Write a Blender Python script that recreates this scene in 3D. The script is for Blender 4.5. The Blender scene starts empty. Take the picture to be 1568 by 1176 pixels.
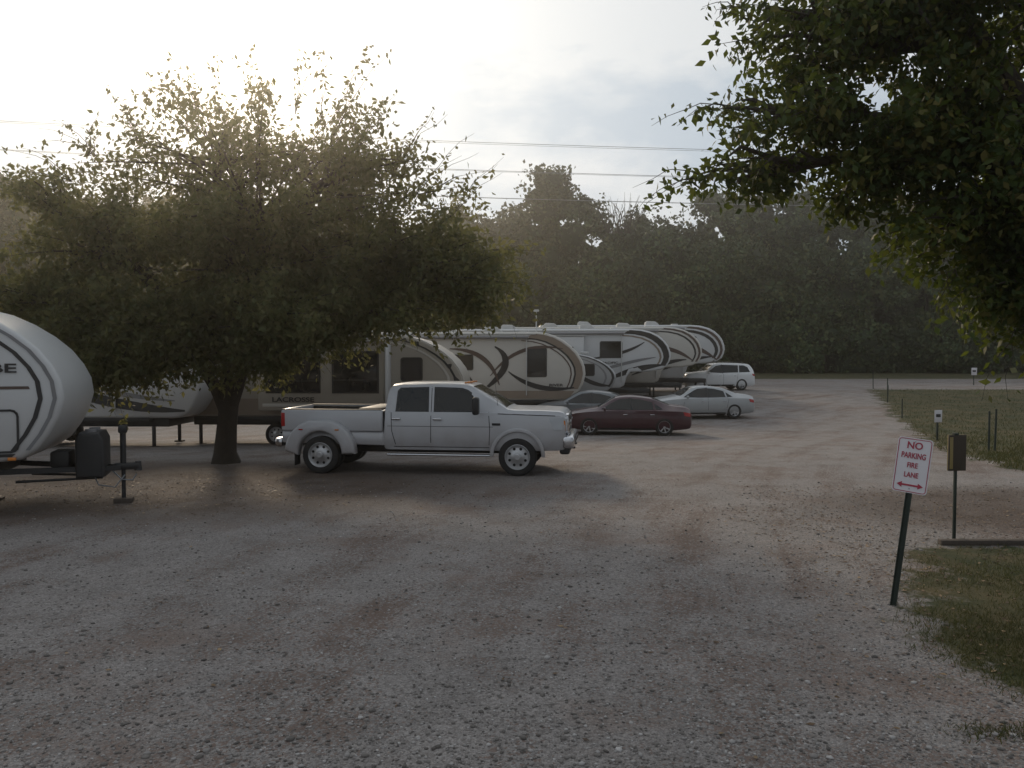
import bpy, bmesh, math, random
import numpy as np
from mathutils import Vector, Matrix
from mathutils.bvhtree import BVHTree
R=math.radians
rng=np.random.default_rng(7); random.seed(7)
scene=bpy.context.scene
scene.view_settings.view_transform='Standard'; scene.view_settings.look='None'; scene.view_settings.exposure=0
CZ=2.6
# ---------------------------------------------------------------- terrain profile
GD=[-600,0,18.5,24,31,37,44,52,62,75,105,130,3000]
GZ=[0,0,0,-.15,-.40,-.27,.05,.38,.42,.42,.64,.7,.7]
def pchip(x,y,xq):
    x=np.asarray(x,float); y=np.asarray(y,float); xq=np.asarray(xq,float)
    h=np.diff(x); d=np.diff(y)/h; m=np.zeros_like(x)
    m[0]=d[0]; m[-1]=d[-1]
    for i in range(1,len(x)-1):
        if d[i-1]*d[i]<=0: m[i]=0
        else:
            w1=2*h[i]+h[i-1]; w2=h[i]+2*h[i-1]
            m[i]=(w1+w2)/(w1/d[i-1]+w2/d[i])
    i=np.clip(np.searchsorted(x,xq)-1,0,len(x)-2)
    t=(xq-x[i])/h[i]
    return (1+2*t)*(1-t)**2*y[i]+t*(1-t)**2*h[i]*m[i]+t*t*(3-2*t)*y[i+1]+t*t*(t-1)*h[i]*m[i+1]
def gz(y): 
    return float(pchip(GD,GZ,[y])[0])
# ---------------------------------------------------------------- materials
def newmat(name):
    m=bpy.data.materials.new(name); m.use_nodes=True
    return m,m.node_tree.nodes,m.node_tree.links,m.node_tree.nodes['Principled BSDF']
def mat(name,col,rough=.5,metal=0,var=.12,scale=3.0,bump=0,coat=0,spec=.5,dirt=None):
    m,N,L,b=newmat(name)
    tc=N.new('ShaderNodeTexCoord'); nz=N.new('ShaderNodeTexNoise'); nz.inputs['Scale'].default_value=scale; nz.inputs['Detail'].default_value=6
    L.new(tc.outputs['Object'],nz.inputs['Vector'])
    mx=N.new('ShaderNodeMix'); mx.data_type='RGBA'
    c=np.array(col)
    mx.inputs['A'].default_value=(*(c*(1-var)),1); mx.inputs['B'].default_value=(*np.minimum(c*(1+var),.95),1)
    L.new(nz.outputs['Fac'],mx.inputs['Factor'])
    out=mx.outputs['Result']
    if dirt:
        sp=N.new('ShaderNodeSeparateXYZ'); L.new(tc.outputs['Object'],sp.inputs[0])
        mr=N.new('ShaderNodeMapRange'); mr.inputs['From Min'].default_value=dirt[0]; mr.inputs['From Max'].default_value=dirt[1]
        mr.inputs['To Min'].default_value=1; mr.inputs['To Max'].default_value=0
        L.new(sp.outputs['Z'],mr.inputs['Value'])
        mu=N.new('ShaderNodeMath'); mu.operation='MULTIPLY'; L.new(mr.outputs[0],mu.inputs[0]); L.new(nz.outputs['Fac'],mu.inputs[1])
        m2=N.new('ShaderNodeMix'); m2.data_type='RGBA'; L.new(mu.outputs[0],m2.inputs['Factor']); L.new(out,m2.inputs['A'])
        m2.inputs['B'].default_value=(.18,.13,.10,1); out=m2.outputs['Result']
    L.new(out,b.inputs['Base Color'])
    b.inputs['Roughness'].default_value=rough; b.inputs['Metallic'].default_value=metal
    b.inputs['Coat Weight'].default_value=coat; b.inputs['Specular IOR Level'].default_value=spec
    if bump:
        bp=N.new('ShaderNodeBump'); bp.inputs['Strength'].default_value=bump; bp.inputs['Distance'].default_value=.02
        n2=N.new('ShaderNodeTexNoise'); n2.inputs['Scale'].default_value=scale*6; L.new(tc.outputs['Object'],n2.inputs['Vector'])
        L.new(n2.outputs['Fac'],bp.inputs['Height']); L.new(bp.outputs[0],b.inputs['Normal'])
    return m
def leafmat(name,c1,c2,c3,trans=.35,tint=(.16,.17,.03),nsc=.35):
    m,N,L,b=newmat(name)
    g=N.new('ShaderNodeNewGeometry'); cr=N.new('ShaderNodeValToRGB')
    e=cr.color_ramp.elements; e[0].position=0; e[0].color=(*c1,1); e[1].position=1; e[1].color=(*c3,1)
    x=e.new(.6); x.color=(*c2,1)
    L.new(g.outputs['Random Per Island'],cr.inputs[0])
    nz=N.new('ShaderNodeTexNoise'); nz.inputs['Scale'].default_value=nsc; tc=N.new('ShaderNodeTexCoord'); L.new(tc.outputs['Object'],nz.inputs['Vector'])
    mr=N.new('ShaderNodeMapRange'); mr.inputs['From Min'].default_value=.3; mr.inputs['From Max'].default_value=.7; mr.inputs['To Min'].default_value=.55; mr.inputs['To Max'].default_value=1.45
    L.new(nz.outputs['Fac'],mr.inputs['Value'])
    vm=N.new('ShaderNodeVectorMath'); vm.operation='SCALE'; L.new(cr.outputs[0],vm.inputs[0]); L.new(mr.outputs[0],vm.inputs['Scale'])
    L.new(vm.outputs[0],b.inputs['Base Color']); b.inputs['Roughness'].default_value=.6; b.inputs['Specular IOR Level'].default_value=.25
    if trans>0:
        t=N.new('ShaderNodeBsdfTranslucent'); t.inputs[0].default_value=(*tint,1)
        ms=N.new('ShaderNodeMixShader'); ms.inputs[0].default_value=trans
        L.new(b.outputs[0],ms.inputs[1]); L.new(t.outputs[0],ms.inputs[2]); L.new(ms.outputs[0],N['Material Output'].inputs[0])
    return m
M={}
M['white']=mat('white_paint',(.50,.51,.54),.3,coat=.5,var=.05,dirt=(.4,1.3))
M['fiber']=mat('trailer_fiberglass',(.58,.59,.60),.35,var=.05,scale=1,dirt=(.6,2.0))
M['beige']=mat('beige_fiberglass',(.36,.33,.285),.4,var=.06,scale=1,dirt=(.6,2.0))
M['cream']=mat('cream_fiberglass',(.54,.52,.48),.4,var=.06,scale=1,dirt=(.6,2.0))
M['suvwhite']=mat('suv_white_paint',(.70,.71,.72),.3,coat=.5,var=.04)
M['greyband']=mat('grey_panel',(.20,.20,.21),.4,var=.08)
M['brown']=mat('brown_graphic',(.09,.06,.05),.4)
M['tan']=mat('tan_graphic',(.24,.19,.15),.4)
M['black']=mat('black_trim',(.022,.022,.024),.45)
M['blackplastic']=mat('black_plastic',(.03,.03,.032),.6)
M['glass']=mat('dark_glass',(.012,.014,.016),.06,var=.02,spec=.5)
M['rubber']=mat('rubber',(.022,.021,.021),.85,bump=.3,scale=10)
M['rim']=mat('rim_metal',(.50,.50,.51),.35,metal=.7)
M['chrome']=mat('chrome',(.62,.62,.64),.2,metal=1,var=.03)
M['well']=mat('wheel_well',(.008,.008,.008),.95)
M['maroon']=mat('maroon_paint',(.045,.008,.016),.3,coat=.5,var=.05)
M['silver']=mat('silver_paint',(.36,.37,.38),.35,metal=.4,coat=.4,var=.04)
M['greypaint']=mat('grey_paint',(.15,.16,.17),.35,metal=.3,coat=.4,var=.04)
M['red']=mat('red_lens',(.35,.015,.015),.2)
M['orange']=mat('amber_lens',(.6,.2,.03),.25)
M['lamp']=mat('headlamp_lens',(.45,.47,.5),.12)
M['signwhite']=mat('sign_white',(.66,.64,.67),.4,var=.06)
M['signred']=mat('sign_red',(.36,.03,.06),.4)
M['post']=mat('steel_post',(.03,.042,.034),.6,metal=.3,var=.3)
M['signback']=mat('sign_back_brown',(.055,.042,.03),.7)
M['yellow']=mat('faded_yellow',(.26,.20,.08),.6)
M['timber']=mat('weathered_timber',(.07,.055,.045),.9,bump=.6)
M['bark']=mat('bark',(.05,.04,.031),.95,var=.35,scale=6,bump=.9)
M['roof']=mat('trailer_roof',(.5,.5,.49),.6)
M['cable']=mat('cable',(.22,.23,.25),.6)
M['leaf1']=leafmat('leaves_near',(.042,.060,.026),(.068,.085,.036),(.12,.11,.05),.45,(.23,.22,.08))
M['leaf2']=leafmat('leaves_right',(.018,.036,.010),(.042,.066,.018),(.12,.10,.03),.33,(.13,.16,.02))
M['leaf3']=leafmat('leaves_forest',(.028,.054,.018),(.055,.086,.030),(.11,.12,.042),0,(.10,.11,.04),.16)
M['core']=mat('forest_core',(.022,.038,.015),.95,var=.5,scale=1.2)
M['blade']=leafmat('grass_blades',(.032,.045,.012),(.06,.07,.02),(.15,.12,.05),.3,(.09,.09,.03),.9)
M['litter']=leafmat('leaf_litter_mat',(.07,.045,.03),(.13,.08,.045),(.26,.18,.10),0,(.2,.1,.04))
# ---------------------------------------------------------------- mesh helpers
def empty(name,loc=(0,0,0),rz=0,rot=None):
    e=bpy.data.objects.new(name,None); scene.collection.objects.link(e); e.location=loc; e.empty_display_size=.3
    e.rotation_euler=rot if rot else (0,0,rz); return e
def link(name,me,mt=None,parent=None,smooth=None):
    o=bpy.data.objects.new(name,me); scene.collection.objects.link(o)
    if mt is not None and len(me.materials)==0: me.materials.append(mt)
    if parent: o.parent=parent
    if smooth is not None:
        me.polygons.foreach_set('use_smooth',[True]*len(me.polygons))
        try: me.set_sharp_from_angle(angle=R(smooth))
        except Exception: pass
    return o
def mobj(name,v,f,mt,parent=None,smooth=None):
    me=bpy.data.meshes.new(name); me.from_pydata([tuple(map(float,p)) for p in v],[],f); me.update()
    return link(name,me,mt,parent,smooth)
def fromnp(name,V,F,mt,parent=None,smooth=False):
    me=bpy.data.meshes.new(name); n=F.shape[1]
    me.vertices.add(len(V)); me.vertices.foreach_set('co',V.astype(np.float32).ravel())
    me.loops.add(F.size); me.loops.foreach_set('vertex_index',F.astype(np.int32).ravel())
    me.polygons.add(len(F)); me.polygons.foreach_set('loop_start',np.arange(0,F.size,n,dtype=np.int32))
    try: me.polygons.foreach_set('loop_total',np.full(len(F),n,dtype=np.int32))
    except Exception: pass
    me.update(calc_edges=True); me.validate()
    if smooth: me.polygons.foreach_set('use_smooth',[True]*len(F))
    return link(name,me,mt,parent)
def box(name,c,s,mt,parent=None,bev=.02,rot=None,seg=2):
    bm=bmesh.new(); bmesh.ops.create_cube(bm,size=1)
    bmesh.ops.scale(bm,vec=s,verts=bm.verts)
    if bev: bmesh.ops.bevel(bm,geom=bm.edges[:],offset=min(bev,min(s)*.45),segments=seg,affect='EDGES',profile=.5)
    if rot: bmesh.ops.rotate(bm,matrix=Matrix.Rotation(rot[1],3,rot[0]),verts=bm.verts)
    bmesh.ops.translate(bm,vec=c,verts=bm.verts)
    me=bpy.data.meshes.new(name); bm.to_mesh(me); bm.free(); return link(name,me,mt,parent,40)
def extr(name,prof,y0,y1,mt,parent=None,bev=0,seg=3,smooth=35):
    """extrude (x,z) polygon along y"""
    bm=bmesh.new(); vs=[bm.verts.new((x,y0,z)) for x,z in prof]; f=bm.faces.new(vs)
    r=bmesh.ops.extrude_face_region(bm,geom=[f]); nv=[g for g in r['geom'] if isinstance(g,bmesh.types.BMVert)]
    bmesh.ops.translate(bm,vec=(0,y1-y0,0),verts=nv)
    bmesh.ops.recalc_face_normals(bm,faces=bm.faces)
    if bev:
        ed=[e for e in bm.edges if abs(e.verts[0].co.y-e.verts[1].co.y)<1e-5]
        bmesh.ops.bevel(bm,geom=ed,offset=bev,segments=seg,affect='EDGES',profile=.5)
    me=bpy.data.meshes.new(name); bm.to_mesh(me); bm.free(); return link(name,me,mt,parent,smooth)
def tubes(name,paths,mt,parent=None,sides=7):
    V=[];F=[]
    for pts,rad in paths:
        P=[Vector(p) for p in pts]; base=len(V)
        for i,p in enumerate(P):
            t=(P[min(i+1,len(P)-1)]-P[max(i-1,0)]).normalized()
            a=t.orthogonal().normalized() if i==0 else (pa-t*pa.dot(t)).normalized()
            pa=a; b=t.cross(a)
            for k in range(sides):
                an=2*math.pi*k/sides; V.append(p+(a*math.cos(an)+b*math.sin(an))*rad[i])
        for i in range(len(P)-1):
            for k in range(sides):
                F.append((base+i*sides+k,base+i*sides+(k+1)%sides,base+(i+1)*sides+(k+1)%sides,base+(i+1)*sides+k))
        F.append(tuple(base+(len(P)-1)*sides+k for k in range(sides)))
        F.append(tuple(base+k for k in reversed(range(sides))))
    return mobj(name,V,F,mt,parent,60)
def cyl(name,p0,p1,r,mt,parent=None,sides=16): return tubes(name,[([p0,p1],[r,r])],mt,parent,sides)
def lathe(name,prof,mt,parent,c=(0,0,0),seg=36,flip=1):
    V=[];F=[];n=len(prof)
    for k in range(seg):
        a=2*math.pi*k/seg
        for y,r in prof: V.append((c[0]+r*math.cos(a),c[1]+flip*y,c[2]+r*math.sin(a)))
    for k in range(seg):
        for i in range(n-1):
            F.append((k*n+i,k*n+i+1,((k+1)%seg)*n+i+1,((k+1)%seg)*n+i))
    return mobj(name,V,F,mt,parent,40)
def bvh_of(o):
    return BVHTree.FromPolygons([v.co.copy() for v in o.data.vertices],[tuple(p.vertices) for p in o.data.polygons])
def decal(parent,bvh,name,pts,axis,mt,off=.006,maxe=.18):
    bm=bmesh.new(); vs=[bm.verts.new((p[0],p[1],0)) for p in pts]; bm.faces.new(vs)
    bmesh.ops.triangulate(bm,faces=bm.faces[:])
    for _ in range(5):
        ed=[e for e in bm.edges if e.calc_length()>maxe]
        if not ed: break
        bmesh.ops.subdivide_edges(bm,edges=ed,cuts=1); bmesh.ops.triangulate(bm,faces=bm.faces[:])
    D={'y-':Vector((0,1,0)),'y+':Vector((0,-1,0)),'x+':Vector((-1,0,0)),'x-':Vector((1,0,0)),'z+':Vector((0,0,-1))}[axis]
    for v in bm.verts:
        a,b=v.co.x,v.co.y
        o={'y':Vector((a,0,b)),'x':Vector((0,a,b)),'z':Vector((a,b,0))}[axis[0]]-D*12
        h=bvh.ray_cast(o,D)
        p=h[0] if h[0] is not None else bvh.find_nearest(o+D*11)[0]
        v.co=p-D*off
    me=bpy.data.meshes.new(name); bm.to_mesh(me); bm.free(); return link(name,me,mt,parent,60)
def both(parent,bvh,name,pts,mt,off=.006,maxe=.18):
    decal(parent,bvh,name+'_r',pts,'y-',mt,off,maxe); decal(parent,bvh,name+'_l',pts,'y+',mt,off,maxe)
def rrect(x0,z0,x1,z1,r=.06,n=4):
    P=[]
    for cx,cz,a0 in((x1-r,z1-r,0),(x0+r,z1-r,90),(x0+r,z0+r,180),(x1-r,z0+r,270)):
        for i in range(n+1):
            a=R(a0+90*i/n); P.append((cx+r*math.cos(a),cz+r*math.sin(a)))
    return P
def strip(pts,w,taper=True):
    P=[np.array(p,float) for p in pts]; n=len(P); A=[];B=[]
    for i,p in enumerate(P):
        t=P[min(i+1,n-1)]-P[max(i-1,0)]; t/=np.linalg.norm(t); q=np.array([-t[1],t[0]])
        u=i/(n-1); ww=w*(math.sin(math.pi*min(max(u,.03),.97))**.7 if taper else 1)/2
        A.append(tuple(p+q*ww)); B.append(tuple(p-q*ww))
    return A+B[::-1]
def bez(p0,p1,p2,n=14):
    return [((1-t)**2*p0[0]+2*t*(1-t)*p1[0]+t*t*p2[0],(1-t)**2*p0[1]+2*t*(1-t)*p1[1]+t*t*p2[1]) for t in np.linspace(0,1,n)]
def ring(pts,w):
    out=[]
    n=len(pts)
    for i in range(n):
        a=np.array(pts[i],float); b=np.array(pts[(i+1)%n],float); t=b-a; l=np.linalg.norm(t)
        if l<1e-4: continue
        t/=l; q=np.array([-t[1],t[0]])*w/2; a=a-t*w*.3; b=b+t*w*.3
        out.append([tuple(a+q),tuple(a-q),tuple(b-q),tuple(b+q)])
    return out
def text(name,s,size,mt,parent,loc,rot,ext=.002,sx=1):
    cu=bpy.data.curves.new(name,'FONT'); cu.body=s; cu.size=size; cu.extrude=ext; cu.align_x='CENTER'; cu.align_y='CENTER'; cu.offset=.002*size/.1
    o=bpy.data.objects.new(name,cu); scene.collection.objects.link(o)
    dg=bpy.context.evaluated_depsgraph_get(); me=bpy.data.meshes.new_from_object(o.evaluated_get(dg))
    bpy.data.objects.remove(o); me.materials.clear(); r=link(name,me,mt,parent); r.location=loc; r.rotation_euler=rot; r.scale=(sx,1,1); return r
# ---------------------------------------------------------------- wheels
def wheel(parent,nm,x,y,r,w,side,style='alloy',zc=None):
    z=zc if zc else r; c=(x,y,z)
    lathe(nm+'_tyre',[(-w/2,.6*r),(-w/2,.88*r),(-w/2+.025,.98*r),(-w/2+.05,r),(w/2-.05,r),(w/2-.025,.98*r),(w/2-.004,.88*r),(w/2,.75*r),(w/2-.01,.64*r),(w/2-.02,.60*r)],M['rubber'],parent,c,flip=side)
    if style=='alloy':
        lathe(nm+'_rim',[(w/2-.01,.655*r),(w/2-.005,.64*r),(w/2-.02,.60*r),(w/2-.10,.57*r)],M['rim'],parent,c,flip=side)
        lathe(nm+'_back',[(w/2-.09,.6*r),(w/2-.095,.001)],M['well'],parent,c,flip=side)
        lathe(nm+'_hub',[(w/2-.09,.17*r),(w/2-.02,.16*r),(w/2-.015,.001)],M['rim'],parent,c,flip=side)
        for k in range(7):
            a=2*math.pi*k/7; V=[];
            for rr,hw in((.12*r,.055*r),(.62*r,.075*r)):
                for dy in(-.03,0):
                    for s in(-1,1):
                        V.append((x+rr*math.cos(a)-s*hw*math.sin(a),y+side*(w/2-.022+dy),z+rr*math.sin(a)+s*hw*math.cos(a)))
            mobj(f'{nm}_spoke_{k}',V,[(0,1,3,2),(4,6,7,5),(0,2,6,4),(1,5,7,3),(2,3,7,6),(0,4,5,1)],M['rim'],parent)
    else:
        lathe(nm+'_rim',[(w/2-.005,.665*r),(w/2,.65*r),(w/2-.02,.60*r),(w/2-.045,.55*r),(w/2-.05,.35*r),(w/2-.035,.3*r),(w/2-.03,.18*r),(w/2+.035,.17*r),(w/2+.05,.13*r),(w/2+.05,.001)],M['rim'],parent,c,flip=side)
        for k in range(8):
            a=2*math.pi*(k+.5)/8; cx=x+.45*r*math.cos(a); cz=z+.45*r*math.sin(a)
            lathe(f'{nm}_hole_{k}',[(w/2-.042,.075*r),(w/2-.04,.001)],M['well'],parent,(cx,y,cz),12,flip=side)
# ---------------------------------------------------------------- vehicle body loft
def loft(name,st,mats,parent,nx=0,wells=(),smooth=38):
    st=np.array(st,float)
    if nx:
        xs=np.unique(np.concatenate([np.linspace(st[0,0],st[-1,0],nx),st[:,0]]))
        st=np.stack([xs]+[pchip(st[:,0],st[:,k],xs) for k in range(1,6)],1)
    V=[];F=[]
    for x,zb,zl,zt,w,wt in st:
        h=zl-zb;t=zt-zl
        s=[(0,zb),(w*.8,zb),(w*.94,zb+.02),(w*.985,zb+h*.12),(w,zb+h*.35),(w*1.0,zb+h*.62),(w*.985,zb+h*.86),(w*.962,zl),
           (w*.935,zl+t*.04),(wt+(w*.935-wt)*.10,zt-t*.13),(wt*.97,zt-t*.05),(wt*.86,zt),(wt*.5,zt+.012),(0,zt+.016)]
        full=s+[(-a,b) for a,b in s[-2:0:-1]]
        V+= [(x,a,b) for a,b in full]; n=len(full)
    for i in range(len(st)-1):
        for k in range(n): F.append((i*n+k,(i+1)*n+k,(i+1)*n+(k+1)%n,i*n+(k+1)%n))
    F.append(tuple(range(n))); F.append(tuple((len(st)-1)*n+k for k in reversed(range(n))))
    o=mobj(name,V,F,mats[0],parent); o.data.materials.append(mats[1])
    bm=bmesh.new(); bm.from_mesh(o.data); bmesh.ops.recalc_face_normals(bm,faces=bm.faces); bm.to_mesh(o.data); bm.free()
    cut=[]
    for wx,wz,wr,yin in wells:
        for s in(-1,1):
            c=cyl('cut',(wx,s*yin,wz),(wx,s*1.6,wz),wr,None,None,40)
            c.data.materials.clear(); c.data.materials.append(mats[0]); c.data.materials.append(mats[1])
            for p in c.data.polygons: p.material_index=1
            bm=bmesh.new(); bm.from_mesh(c.data); bmesh.ops.recalc_face_normals(bm,faces=bm.faces); bm.to_mesh(c.data); bm.free()
            cut.append(c)
    for c in cut:
        md=o.modifiers.new('b','BOOLEAN'); md.object=c; md.operation='DIFFERENCE'; md.solver='EXACT'
    bpy.context.view_layer.update()
    dg=bpy.context.evaluated_depsgraph_get(); me=bpy.data.meshes.new_from_object(o.evaluated_get(dg))
    o.modifiers.clear(); o.data=me
    for c in cut: bpy.data.objects.remove(c)
    me.polygons.foreach_set('use_smooth',[True]*len(me.polygons)); me.set_sharp_from_angle(angle=R(smooth))
    return o
def seam(P,B,nm,pts,w=.014,off=.004): both(P,B,nm,strip(pts,w,False),M['black'],off)
# ---------------------------------------------------------------- cars
def sedan(name,x,y,head,paint,suv=False,z=None):
    P=empty(name,(x,y,gz(y) if z is None else z),R(head))
    if not suv:
        st=[(-2.42,.36,.66,.80,.72,.58),(-2.36,.28,.84,.99,.82,.66),(-2.0,.22,.92,1.10,.89,.68),(-1.7,.20,.93,1.13,.905,.62),(-.9,.20,.94,1.40,.915,.575),(-.1,.20,.94,1.475,.92,.575),(.35,.20,.93,1.43,.92,.57),(1.15,.20,.91,1.03,.915,.70),(1.7,.20,.86,.95,.90,.70),(2.15,.22,.76,.85,.84,.66),(2.36,.26,.62,.73,.74,.58),(2.43,.34,.50,.58,.62,.48)]
        wx,wr=1.40,.345; win=[(-1.34,1.0),(-1.15,1.14),(-.9,1.27),(-.5,1.36),(-.1,1.395),(.25,1.365),(.45,1.28),(.95,1.0),(.3,.975),(-.6,.98)]
        ws=[(.43,.50),(.43,-.50),(1.08,-.66),(1.08,.66)]; rw=[(-.96,.50),(-.96,-.50),(-1.6,-.58),(-1.6,.58)]
        pil=[(-.18,.97),(-.16,1.41)]; pil2=[(-1.04,.98),(-.98,1.30)]; hd=.9
    else:
        st=[(-2.35,.42,.88,1.0,.80,.62),(-2.31,.32,1.0,1.25,.88,.66),(-2.18,.28,1.06,1.50,.925,.66),(-2.0,.26,1.07,1.66,.94,.67),(-1.7,.26,1.08,1.71,.94,.67),(-.2,.26,1.08,1.76,.945,.67),(.35,.26,1.08,1.70,.945,.66),(1.0,.26,1.06,1.20,.94,.76),(1.9,.28,1.02,1.13,.92,.76),(2.22,.32,.92,1.04,.87,.70),(2.33,.42,.72,.84,.78,.60)]
        wx,wr=1.40,.385; win=[(-2.0,1.18),(-1.85,1.50),(-1.6,1.60),(-.1,1.645),(.28,1.58),(.88,1.17),(0,1.13)]
        ws=[(.45,.57),(.45,-.57),(.95,-.68),(.95,.68)]; rw=None
        pil=[(-.12,1.10),(-.10,1.66)]; pil2=[(-1.2,1.10),(-1.25,1.64)]; hd=1.0
    b=loft('body',st,(paint,M['well']),P,60,[(wx,wr,wr+.06,.55),(-wx,wr,wr+.06,.55)]); B=bvh_of(b)
    both(P,B,'side_window',win,M['glass'],.010,.07)
    both(P,B,'pillar_b',strip(pil,.06,False),M['black'],.015,.07); both(P,B,'pillar_c',strip(pil2,.07,False),paint,.017,.07)
    decal(P,B,'windscreen',ws,'z+',M['glass'],.008,.10)
    if not suv: decal(P,B,'rear_window',rw,'z+',M['glass'],.008,.10)
    else:
        decal(P,B,'rear_window',rrect(-.6,1.18,.6,1.56,.08),'x-',M['glass'],.006,.12)
        for s in(-1,1): tubes('roof_rail',[([(-1.6,s*.6,1.73),(-1.4,s*.6,1.80),(0,s*.6,1.82),(.2,s*.6,1.76)],[.02]*4)],M['black'],P)
        seam(P,B,'cladding',[(-.95,.32),(.95,.32)],.12)
    zt=.93 if not suv else 1.07
    seam(P,B,'door_seam_a',[(.95,.25),(.98,.6),(.92,zt)]); seam(P,B,'door_seam_b',[(-.17,.25),(-.17,zt)]); seam(P,B,'door_seam_c',[(-1.05,.5),(-1.15,zt)])
    seam(P,B,'sill',[(-1.0,.26),(1.0,.26)],.06)
    for s in(-1,1):
        box('mirror',(.82,s*1.0,zt+.07),(.1,.2,.13),paint,P,.04)
        for hx in(.05,-.95): box('door_handle',(hx,s*.925*(1.02 if suv else 1),zt-.13),(.17,.035,.03),M['chrome'],P,.01)
        for k,xx in enumerate((wx,-wx)): wheel(P,f'wheel_{k}_{s}',xx,s*(.81 if not suv else .84),wr,.22,s)
        lo=hd*.72
        decal(P,B,'headlamp',[(2.05,lo-.06),(2.32,lo-.14),(2.33,lo-.04),(2.02,lo+.06)],'y-' if s<0 else 'y+',M['lamp'],.012,.06)
        tz=.84 if not suv else 1.02
        decal(P,B,'tail_lamp',[(-2.1,tz+.06),(-2.36,tz+.02),(-2.36,tz-.12),(-2.15,tz-.08)],'y-' if s<0 else 'y+',M['red'],.012,.06)
        decal(P,B,'tail_lamp_r',[(s*.45,tz-.1),(s*.74,tz-.1),(s*.74,tz+.03),(s*.45,tz+.03)],'x-',M['red'],.008,.1)
    decal(P,B,'plate',rrect(-.16,.5,.16,.66,.02),'x-',M['signwhite'],.012)
    decal(P,B,'grille',rrect(-.4,.36,.4,.52,.04),'x+',M['black'],.008)
    return P
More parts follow.
